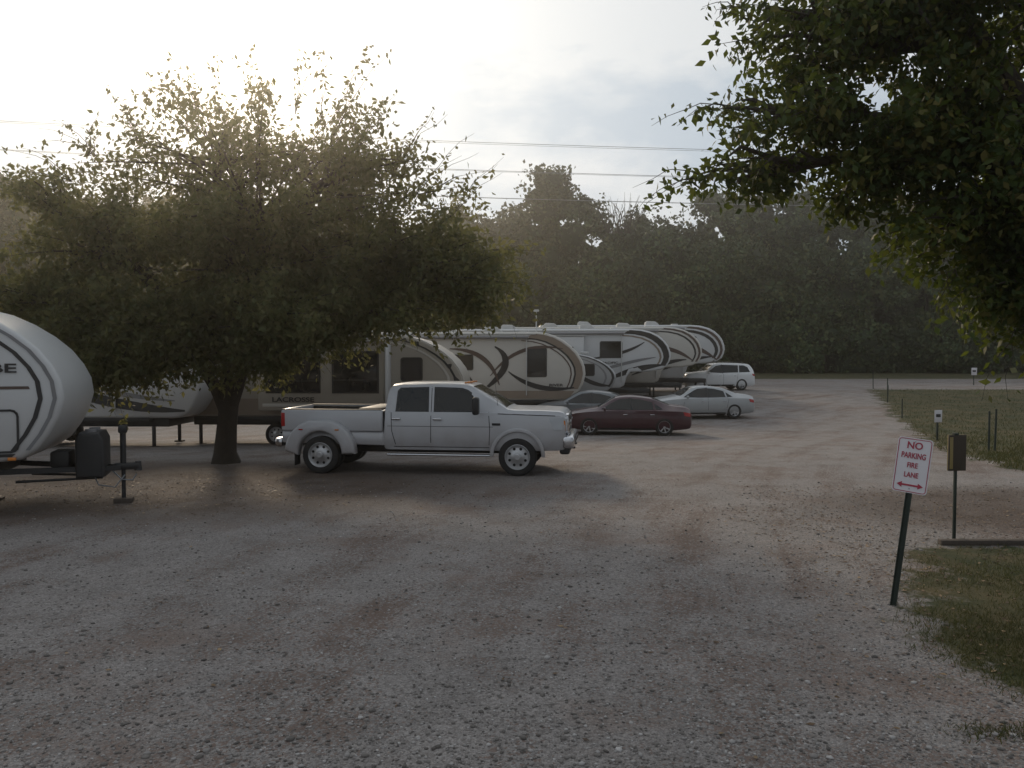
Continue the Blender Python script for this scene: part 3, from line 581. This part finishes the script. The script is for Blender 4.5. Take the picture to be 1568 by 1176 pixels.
L2.new(g2.outputs['Random Per Island'],cr.inputs[0]); L2.new(cr.outputs[0],b2.inputs['Base Color']); b2.inputs['Roughness'].default_value=.85
fromnp('gravel',VV,FF,sm)
# ---------------------------------------------------------------- leaf clouds
def leafquads(P,Ls,droop=.4,wid=.5,fold=.25):
    n=len(P); a=rng.normal(size=(n,3)); a[:,2]-=droop; a/=np.linalg.norm(a,axis=1)[:,None]
    t=rng.normal(size=(n,3)); b=np.cross(a,t); b/=np.linalg.norm(b,axis=1)[:,None]; nn=np.cross(a,b)
    Ls=Ls*rng.uniform(.6,1.3,n); l=Ls[:,None]; w=l*wid/2
    v0=P; v1=P+a*l*.42+b*w+nn*w*fold; v2=P+a*l; v3=P+a*l*.42-b*w+nn*w*fold
    V=np.stack([v0,v1,v2,v3],1).reshape(-1,3); F=np.arange(n*4).reshape(-1,4); return V,F
def grow(name,base,forks,clumps,leaf,nleaf,mt,r0,wid=.5,sp=.22,twigr=.012,extra=()):
    T=empty(name,(0,0,0)); paths=[]
    for fk,rr in forks: paths.append((fk,rr))
    LP=[]; wt=np.array([c[6] for c in clumps]); wt=wt/wt.sum()
    tops=[Vector(fk[-1]) for fk,_ in forks]
    for ci,c in enumerate(clumps):
        C=Vector(c[:3]); t0=min(tops,key=lambda q:(q-C).length); ln=(C-t0).length
        mid=t0.lerp(C,.5)+Vector((random.uniform(-.3,.3),random.uniform(-.3,.3),.12*ln))
        ra=r0*.42
        paths.append(([t0,t0.lerp(mid,.5)+Vector((0,0,.05)),mid,mid.lerp(C,.5)+Vector((random.uniform(-.15,.15),0,.05)),C],[ra,ra*.85,ra*.7,ra*.5,ra*.35]))
        ns=int(12+190*wt[ci]*2); subs=[]
        for k in range(ns):
            v=np.array([random.gauss(0,1) for _ in range(3)]); v/=np.linalg.norm(v); rad=random.uniform(.35,1.0)**.6*1.04
            E=C+Vector((v[0]*c[3],v[1]*c[4],v[2]*c[5]))*rad
            S0=mid.lerp(C,random.uniform(.3,1.0)); m1=S0.lerp(E,.5)+Vector((random.uniform(-.25,.25),random.uniform(-.25,.25),random.uniform(0,.3)))*min(1,ln*.2)
            paths.append(([S0,S0.lerp(m1,.6),m1,m1.lerp(E,.55)+Vector((0,0,.03)),E],[ra*.3,ra*.24,ra*.18,twigr,twigr*.4])); subs.append((S0,m1,E))
        nl=int(nleaf*wt[ci]); k=rng.integers(0,len(subs),nl); t=rng.uniform(.15,1.08,nl)**(.55 if c[3]>4.5 else .75)
        A=np.array([[*q[0],*q[1],*q[2]] for q in subs])[k]; t=t[:,None]
        pt=(1-t)**2*A[:,:3]+2*t*(1-t)*A[:,3:6]+t*t*A[:,6:]
        off=rng.normal(size=(nl,3))*sp*(1.15-.55*t); off[:,2]-=abs(rng.normal(size=nl))*sp*.3
        LP.append(pt+off)
    for S0,E,nn_ in extra:
        S0=Vector(S0);E=Vector(E)
        for rep in range(3):
            Er=E+Vector((random.uniform(-.5,.5),random.uniform(-.4,.4),random.uniform(-.6,.05)))*(0 if rep==0 else 1)
            q=[S0.lerp(Er,t)+Vector((random.uniform(-.09,.09),random.uniform(-.09,.09),.16*math.sin(math.pi*t)))*(0 if t in(0,1) else 1) for t in(0,.2,.4,.6,.8,1)]
            tr=twigr*.8; paths.append((q,[tr*1.4,tr*1.1,tr*.9,tr*.7,tr*.5,tr*.3]))
            Q=np.array([list(v) for v in q]); t=rng.uniform(.0,1,nn_)**1.3*5; i=np.minimum(t.astype(int),4); f=(t-i)[:,None]
            LP.append(Q[i]*(1-f)+Q[i+1]*f+rng.normal(size=(nn_,3))*.055)
    tubes('trunk_and_limbs',paths,M['bark'],T,6)
    LP=np.concatenate(LP); V,F=leafquads(LP,leaf,.7,wid); fromnp('foliage',V,F,mt,T)
    return T
# big shade tree
bx,by=-7.0,19.6
forks=[([(bx,by,-.1),(bx-.02,by,.25),(bx+.03,by,.9),(bx+.1,by,1.5)],[.42,.30,.26,.25]),
       ([(bx+.1,by,1.3),(bx+.35,by-.1,1.9),(bx+.55,by-.15,2.5),(bx+.95,by-.2,3.1)],[.2,.17,.15,.13]),
       ([(bx+.05,by,1.2),(bx-.25,by+.1,1.8),(bx-.65,by+.15,2.4),(bx-.9,by+.2,3.1)],[.2,.17,.15,.13]),
       ([(bx+.08,by,1.4),(bx+.0,by+.1,2.1),(bx+.16,by+.15,2.9),(bx+.1,by+.2,3.7)],[.2,.17,.15,.13])]
cl=[(-6.0,19.6,6.2,5.5,3.2,3.1,3.6),(-6.2,19.6,5.0,4.5,3.0,1.9,2.8),(-10.0,19.8,5.3,2.4,2.4,1.8,1.7),(-2.6,19.2,5.0,2.9,2.3,1.7,2.1),(-7.2,19.6,7.4,3.6,2.4,1.7,.9),(-4.0,19.5,7.2,2.5,2.0,1.6,.8),(-9.0,18.6,3.3,2.2,1.9,1.3,2.2),(-1.2,18.9,4.4,2.0,1.9,1.3,1.3),(-5.4,18.7,3.6,2.9,2.3,1.0,2.4),(-11.2,19.8,6.2,1.4,1.4,1.1,.4),(-9.2,18.0,2.45,1.3,1.1,.95,1.2),(-3.2,18.7,3.55,2.2,1.8,.9,1.5),(-7.4,18.2,3.0,2.0,1.4,1.0,1.9),(-10.9,18.6,3.5,1.3,1.6,1.2,1.2),(-5.6,18.4,2.7,1.2,1.1,.6,.7)]
ex=[]
for (a,z0),(c_,z1),k in [((-4.2,8.2),(-3.3,10.0),26),((-4.6,8.2),(-4.3,9.8),22),((-3.8,7.6),(-2.7,8.9),24),((-2.9,6.9),(-1.8,8.4),18),((-2.4,6.4),(-.9,7.9),9),((-1.6,5.8),(-.2,7.3),8),((-2.2,6.3),(-.6,6.9),16),((-9,7.8),(-9.6,9.0),18),((-7.6,8.4),(-8.0,9.6),20),((-10.6,6.8),(-12.0,7.5),14),((-11,6.0),(-12.5,6.6),14),((-6.2,8.5),(-6.0,9.8),20),((-5.2,8.4),(-4.9,9.9),18),((-10,7.4),(-11,8.3),14),((-.5,4.8),(.6,5.2),20),((-.4,4.3),(.5,3.6),22),((-7,8.4),(-7.0,9.8),18),((-10.2,7.4),(-10.0,8.6),18),((-9.4,2.4),(-8.6,1.4),40),((-2,3.4),(-1.2,2.7),30),((-5,3.2),(-4.4,2.5),30),((-6,3.0),(-6.0,2.1),30),((-3.5,3.2),(-3.1,2.6),28),((-8.2,2.6),(-7.9,1.7),36),((-9.8,2.6),(-9.6,1.7),36),((-10.6,2.8),(-10.6,2.0),30)]:
    ex.append(((a,19.5 if z0>4 else 18.4,z0),(c_,(19.3 if z0>4 else 18.2)+random.uniform(-.5,.5),z1),k))
grow('shade_tree',None,forks,cl,.155,108000,M['leaf1'],.30,.5,.27,.010,ex)
# right tree (trunk outside the frame to the right)
bx,by=9.6,11.5
forks=[([(bx,by,-.1),(bx,by,.3),(bx-.1,by,1.4),(bx-.2,by,2.6)],[.5,.36,.30,.28]),
       ([(bx-.2,by,2.4),(bx-1.0,by-.3,3.6),(bx-2.0,by-.6,4.8)],[.22,.18,.14]),
       ([(bx-.2,by,2.4),(bx-.5,by-.2,4.2),(bx-.9,by-.3,6.0)],[.22,.18,.14]),
       ([(bx-.15,by,2.3),(bx+.6,by+.4,4.0),(bx+1.5,by+.7,5.6)],[.2,.17,.14])]
cl=[(7.6,10.8,7.6,2.6,2.4,2.2,3.0),(5.0,10.4,7.4,1.7,1.7,1.5,1.7),(3.7,10.3,6.9,1.05,1.1,.95,.7),(3.5,10.3,5.6,1.05,1.1,.6,.6),(5.3,10.4,5.5,1.6,1.5,.9,1.6),(5.9,10.4,4.3,1.2,1.4,.7,1.2),(7.4,10.6,4.9,1.6,1.8,1.2,2.0),(6.7,10.4,3.4,1.0,1.2,.8,1.1),(2.9,10.4,4.85,.9,.7,.22,.22),(4.5,10.4,4.85,1.0,.9,.4,.5),(10.5,12,7.5,2.4,2.4,2.4,1.2),(8.2,11,3.7,1.4,1.4,.9,1.1),(3.9,10.6,8.4,1.0,1.2,.8,.4)]
ex=[((3.0,10.3,7.2),(2.2,10.3,7.9),12),((3.0,10.3,6.8),(2.4,10.3,7.0),12),((2.9,10.3,5.7),(2.1,10.2,5.5),14),((2.5,10.4,4.9),(1.55,10.4,4.76),16),((5.6,10.2,3.7),(5.3,10.2,3.0),14),((6.5,10.2,3.0),(6.4,10.2,2.4),18),((5.0,10.2,4.2),(4.5,10.2,3.7),14),((4.0,10.2,6.2),(3.4,10.2,6.2),12),((7.0,10.2,2.9),(6.9,10.2,2.4),16),((5.9,10.2,3.5),(5.7,10.2,2.8),16)]
grow('overhanging_tree',None,forks,cl,.125,66000,M['leaf2'],.32,.52,.17,.008,ex)
# ---------------------------------------------------------------- forest
FX=[-95,-60,-41,-25,-12,0,2.5,4.3,6.2,9,12.5,17,30,45,62,90,140]; FD=[60,60,66,76,88,95,95,95,95,96,97,98,99,99,98,92,80]; FH=[20,21,20.5,19,20,21.5,21.5,22,21.5,21,19.6,22,24,25,24,24,22]
fp=empty('forest_tree_line'); LPs=[]; LS=[]; cv=[];cf=[];o0=0; trunks=[]
bmi=bmesh.new(); bmesh.ops.create_icosphere(bmi,subdivisions=2,radius=1); CV=np.array([v.co[:] for v in bmi.verts]); CF=np.array([[v.index for v in f.verts] for f in bmi.faces]); bmi.free()
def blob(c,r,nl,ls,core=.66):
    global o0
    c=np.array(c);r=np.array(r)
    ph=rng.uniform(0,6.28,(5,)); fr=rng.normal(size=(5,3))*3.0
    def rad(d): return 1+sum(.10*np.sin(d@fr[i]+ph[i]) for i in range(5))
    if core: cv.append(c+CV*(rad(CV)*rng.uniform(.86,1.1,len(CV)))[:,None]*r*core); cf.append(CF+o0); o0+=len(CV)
    d=rng.normal(size=(nl,3)); d/=np.linalg.norm(d,axis=1)[:,None]
    k=max(8,nl//18); td=rng.normal(size=(k,3)); td/=np.linalg.norm(td,axis=1)[:,None]; td[:,1]=-abs(td[:,1])*.9+td[:,1]*.1
    j=rng.integers(0,k,nl); tr=rng.uniform(.80,1.12,k)
    dd=td[j]*tr[j][:,None]+rng.normal(size=(nl,3))*.15
    p=c+dd*rad(td)[j][:,None]*r*(rng.uniform(.74,1.04,nl))[:,None]; LPs.append(p); LS.append(np.full(nl,ls))
for row in range(3):
    x=-92
    while x<138:
        d=float(np.interp(x,FX,FD))+row*5+rng.uniform(-1.5,1.5); h=float(pchip(FX,FH,[x])[0]); vis=(-50<x<72)
        h*= (.66,.86,1.0)[row]*rng.uniform(.87,1.07)
        w=rng.uniform(2.0,4.2); g0=gz(d)
        nl=(800,700,600)[row] if vis else 150; ls=.52 if d>80 else .42
        trunks.append(([(x,d,g0-.2),(x+.2,d,h*.5),(x,d,h*.85)],[.28,.2,.06]))
        blob((x,d,g0+h-w*.9),(w*.8,w*.8,w*.95),nl,ls)
        if row==2 and vis: 
            for _ in range(2): blob((x+rng.uniform(-w,w),d,g0+h-w*rng.uniform(1.0,1.9)),(w*.5,w*.5,w*.5),nl//3,ls)
        if row<2:
            for _ in range(3): blob((x+rng.uniform(-w,w)*.8,d-rng.uniform(0,1.8),g0+h*rng.uniform(.35,.72)),(w*.8,w*.7,w*rng.uniform(.6,.9)),nl*2//3,ls)
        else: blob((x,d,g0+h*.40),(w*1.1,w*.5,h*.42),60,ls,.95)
        if row==0:
            for _ in range(4): blob((x+rng.uniform(-w,w),d-rng.uniform(1.5,4),g0+rng.uniform(.8,5)),(w*.8,w*.5,w*rng.uniform(.5,.8)),nl*2//3,ls*.85)
        if row==1: blob((x,d,g0+2.0),(w*1.1,1.5,3.2),80,ls,1.0)
        x+=w*(1.15 if row<2 else 1.3)
for c,r,nl in(((4.6,101,24.3),(2.5,2.0,2.0),900),((3.3,101,22.4),(1.7,1.6,1.7),500),((6.4,101,22.4),(2.1,1.6,1.6),600),((8.2,101,20.8),(1.9,1.6,1.6),500),((4.8,101,20.5),(3.4,1.8,2.6),600)): blob(c,r,nl,.50)
LPs=np.concatenate(LPs); LS=np.concatenate(LS); V,F=leafquads(LPs,LS,.3,.8); fromnp('foliage',V,F,M['leaf3'],fp)
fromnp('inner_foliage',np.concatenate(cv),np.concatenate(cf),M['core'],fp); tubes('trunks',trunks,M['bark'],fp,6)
tw=[]
for k in range(40):
    a=R(random.uniform(45,135)); l=random.uniform(1.5,3.8); x0=12.6+random.uniform(-1.6,1.6); tw.append(([(x0,95,17.0),(x0+l*.5*math.cos(a),95,18.4+l*.4*math.sin(a)),(x0+l*1.0*math.cos(a),95,18.2+l*math.sin(a))],[.05,.03,.012]))
tubes('bare_twigs',tw,M['bark'],fp,5)
# ---------------------------------------------------------------- grass + litter
def blades(n,poly,pyr,h,w,mn,mx):
    py=rng.uniform(*pyr,n); d=3198/(py-545); px=rng.uniform(1200,1680,n); x=(px-784)/1230*d
    s=sdf(poly,x,d); k=(s>rng.uniform(-.25,.5,n))&(np.sin(x*2.1+1.3*np.sin(d*1.7))+np.sin(d*2.9+x)+rng.normal(size=n)*.8>-1.0); x=x[k];d=d[k];n=len(x)
    z=pchip(GD,GZ,d); hh=h*rng.uniform(.5,1.4,n); a=rng.uniform(0,6.28,n); le=rng.normal(size=(n,2))*.5*hh[:,None]
    wx=np.cos(a)*w; wy=np.sin(a)*w
    v=np.stack([np.stack([x-wx,d-wy,z],1),np.stack([x+wx,d+wy,z],1),np.stack([x+le[:,0],d+le[:,1],z+hh],1)],1).reshape(-1,3)
    return v
gv=np.concatenate([blades(48000,near,(810,1230),.045,.004,0,0),blades(45000,far,(598,745),.10,.010,0,0)])
n=350; x=3.35+rng.normal(size=n)*.16; d=5.45+rng.normal(size=n)*.07; hh=rng.uniform(.02,.06,n); a=rng.uniform(0,6.28,n)
tv=np.stack([np.stack([x-np.cos(a)*.004,d,x*0],1),np.stack([x+np.cos(a)*.004,d+.003,x*0],1),np.stack([x+rng.normal(size=n)*.03,d+rng.normal(size=n)*.03,hh],1)],1).reshape(-1,3)
gv=np.concatenate([gv,tv]); fromnp('grass',gv,np.arange(len(gv)).reshape(-1,3),M['blade'])
x=np.concatenate([rng.normal(-7,3.2,2200),rng.uniform(4.4,10,2600),rng.uniform(-4,9,600),rng.normal(4.3,.6,700)]); y=np.concatenate([rng.normal(15.2,1.6,2200),rng.uniform(9,16,2600),rng.uniform(5,22,600),rng.uniform(5.5,14,700)])
z=pchip(GD,GZ,y)+.012; Pn=np.stack([x,y,z],1); V,F=leafquads(Pn,.06*np.ones(len(x)),0,.6,.3); V[:,2]=np.repeat(z,4)+(V[:,2]-np.repeat(z,4))*.25; V[:,2]=np.maximum(V[:,2],np.repeat(z,4)-.008)
fromnp('leaf_litter',V,F,M['litter'])
# ---------------------------------------------------------------- signs and posts
P=empty('no_parking_sign',(3.98,8.3,0)); P.rotation_euler=(0,R(7),R(0))
S_=empty('sign_face',(0,0,0),R(-36)); S_.parent=P
extr('post_web',[(-.022,-.15),(.022,-.15),(.022,1.70),(-.022,1.70)],.0,.006,M['post'],S_)
for s in(-1,1): box('post_flange',(s*.026,-.008,.775),(.008,.03,1.85),M['post'],S_,.001)
extr('plate',rrect(-.165,1.19,.165,1.76,.03),-.032,-.028,M['signwhite'],S_,0)
for i,q in enumerate(ring(rrect(-.152,1.203,.152,1.747,.025,3),.007)): extr(f'border_{i}',q,-.0345-.0002*(i%3),-.033,M['signred'],S_)
for s,zz,sz,sxx in(('NO',1.68,.10,.95),('PARKING',1.575,.082,.68),('FIRE',1.475,.075,.75),('LANE',1.375,.075,.75)):
    text('lettering_'+s.lower(),s,sz,M['signred'],S_,(0,-.036,zz),(R(90),0,0),.001,sxx)
extr('arrow',[(-.125,1.27),(-.075,1.30),(-.075,1.279),(.075,1.279),(.075,1.30),(.125,1.27),(.075,1.24),(.075,1.261),(-.075,1.261),(-.075,1.24)],-.0375,-.035,M['signred'],S_)
for zz in(1.235,1.725): lathe('bolt',[(.0,.001),(.0,.008),(-.004,.006),(-.005,.001)],M['chrome'],S_,(0,-.034,zz),10)
P=empty('marker_sign',(6.18,11.15,0),R(8))
box('post',(0,0,.65),(.035,.035,1.4),M['post'],P,.004); box('panel',(0,-.03,1.255),(.26,.03,.50),M['signback'],P,.006); box('side_strip',(-.10,-.05,1.255),(.045,.012,.44),M['yellow'],P,.003)
box('panel_back',(.03,.03,1.25),(.26,.02,.50),M['yellow'],P,.004)
box('cap',(-.02,-.02,1.515),(.06,.06,.03),M['post'],P,.004)
box('landscape_timber',(10.2,11.0,.02),(8.6,.13,.10),M['timber'],None,.015)
def postsign(x,y,h,w,hh,name='site_marker_sign',mt='signwhite',hr=8):
    P=empty(name,(x,y,gz(y)),R(hr)); box('post',(0,0,h/2),(.05,.05,h),M['post'],P,.006); box('plate',(0,-.035,h-hh/2),(w,.012,hh),M[mt],P,.004)
    box('lettering',(0,-.043,h-hh*.45),(w*.6,.004,hh*.25),M['blackplastic'],P,.001)
postsign(14.6,27.5,1.05,.28,.42); postsign(34.5,60,1.3,.45,.55)
for x,y,h in((13.4,22.5,1.15),(13.75,22.8,1.2),(20.6,44,.95),(22.0,47,1.1),(18.0,37,.9),(15.9,30,.9),(24.3,54,1.2)):
    tubes('boundary_post',[([(x,y,gz(y)-.1),(x+random.uniform(-.03,.03),y,gz(y)+h)],[.032,.028])],M['post'],None,8)
P=empty('utility_pedestal',(-4.9,23.2,gz(23.2))); box('post',(0,0,.5),(.12,.12,1.0),M['timber'],P,.01); box('meter_box',(0,-.09,.95),(.28,.14,.42),M['greyband'],P,.02)
pl=[]
for (z0,z1,dd) in((29.0,23.0,84),(26.0,20.2,84),(23.2,18.2,86)):
    pts=[]; 
    for t in np.linspace(0,1,40): pts.append((-110+t*260,dd+t*4,z0+(z1-z0)*t-3*4*t*(1-t)+1.5))
    pl.append((pts,[.026]*40))
    pl.append(([(p[0],p[1]+2,p[2]+.35) for p in pts],[.018]*40))
tubes('power_lines',pl,M['cable'],None,5)
# ---------------------------------------------------------------- added scattering volume imitating lens-flare veil
hm=bpy.data.materials.new('glare_haze'); hm.use_nodes=True; HN=hm.node_tree.nodes; HN.clear(); ho=HN.new('ShaderNodeOutputMaterial'); hv=HN.new('ShaderNodeVolumeScatter')
hv.inputs['Color'].default_value=(1,.95,.86,1); hv.inputs['Density'].default_value=.0015; hv.inputs['Anisotropy'].default_value=.88
hm.node_tree.links.new(hv.outputs[0],ho.inputs['Volume'])
box('glare_haze_volume',(0,60,13),(420,260,28.0),hm,None,0)
# ---------------------------------------------------------------- world / sun
az,el=R(-19),R(22)
w=bpy.data.worlds.new('World'); scene.world=w; w.use_nodes=True; N=w.node_tree.nodes; L=w.node_tree.links; N.clear()
out=N.new('ShaderNodeOutputWorld'); bg=N.new('ShaderNodeBackground'); bg.inputs['Strength'].default_value=.1; L.new(bg.outputs[0],out.inputs[0])
sky=N.new('ShaderNodeTexSky'); sky.sky_type='NISHITA'; sky.sun_disc=False; sky.sun_elevation=el; sky.sun_rotation=az; sky.dust_density=2
tcn=N.new('ShaderNodeTexCoord'); tc=tcn.outputs['Generated']
sd=(math.sin(az)*math.cos(el),math.cos(az)*math.cos(el),math.sin(el))
dt=N.new('ShaderNodeVectorMath'); dt.operation='DOT_PRODUCT'; L.new(tc,dt.inputs[0]); dt.inputs[1].default_value=sd; dv=dt.outputs['Value']
glow=mth('ADD',mth('MULTIPLY',mth('POWER',mth('MAXIMUM',dv,0.0),16),.42),mth('MULTIPLY',mth('POWER',mth('MAXIMUM',dv,0.0),160),1.2))
broad=rampv(dv,-.8,.95,.54,1.02)
mp=N.new('ShaderNodeMapping'); L.new(tc,mp.inputs[0]); mp.inputs['Scale'].default_value=(1.0,1.0,2.4); mp.inputs['Location'].default_value=(.35,0,.2)
wn=noise(mp.outputs[0],3.0,8,.55); wn2=noise(mp.outputs[0],9,6,.6)
cf_=rampv(mth('ADD',mth('MULTIPLY',wn,.78),mth('MULTIPLY',wn2,.22)),.45,.57)
cc=mixc(cf_,(4.9,5.6,6.3),(7.1,7.35,7.5))
sk=N.new('ShaderNodeVectorMath'); sk.operation='SCALE'; L.new(cc,sk.inputs[0]); L.new(broad,sk.inputs['Scale'])
n1=N.new('ShaderNodeVectorMath'); n1.operation='SCALE'; L.new(sky.outputs[0],n1.inputs[0]); n1.inputs['Scale'].default_value=.03
gl=N.new('ShaderNodeVectorMath'); gl.operation='SCALE'; gl.inputs[0].default_value=(10,9.1,7.6); L.new(glow,gl.inputs['Scale'])
a1=N.new('ShaderNodeVectorMath'); a1.operation='ADD'; L.new(sk.outputs[0],a1.inputs[0]); L.new(n1.outputs[0],a1.inputs[1])
a2=N.new('ShaderNodeVectorMath'); a2.operation='ADD'; L.new(a1.outputs[0],a2.inputs[0]); L.new(gl.outputs[0],a2.inputs[1]); L.new(a2.outputs[0],bg.inputs['Color'])
sl=bpy.data.lights.new('sun','SUN'); sl.energy=2.1; sl.angle=R(10); sl.color=(1,.82,.60)
so=bpy.data.objects.new('sun',sl); scene.collection.objects.link(so); so.rotation_euler=(-Vector(sd)).to_track_quat('-Z','Y').to_euler()
# ---------------------------------------------------------------- camera
cam=bpy.data.cameras.new('camera'); cam.sensor_width=36; cam.lens=36*1230/1568; cam.clip_end=5000; cam.clip_start=.05
co=bpy.data.objects.new('camera',cam); scene.collection.objects.link(co); co.location=(0,0,CZ); co.rotation_euler=(R(90-2.0),0,0); scene.camera=co
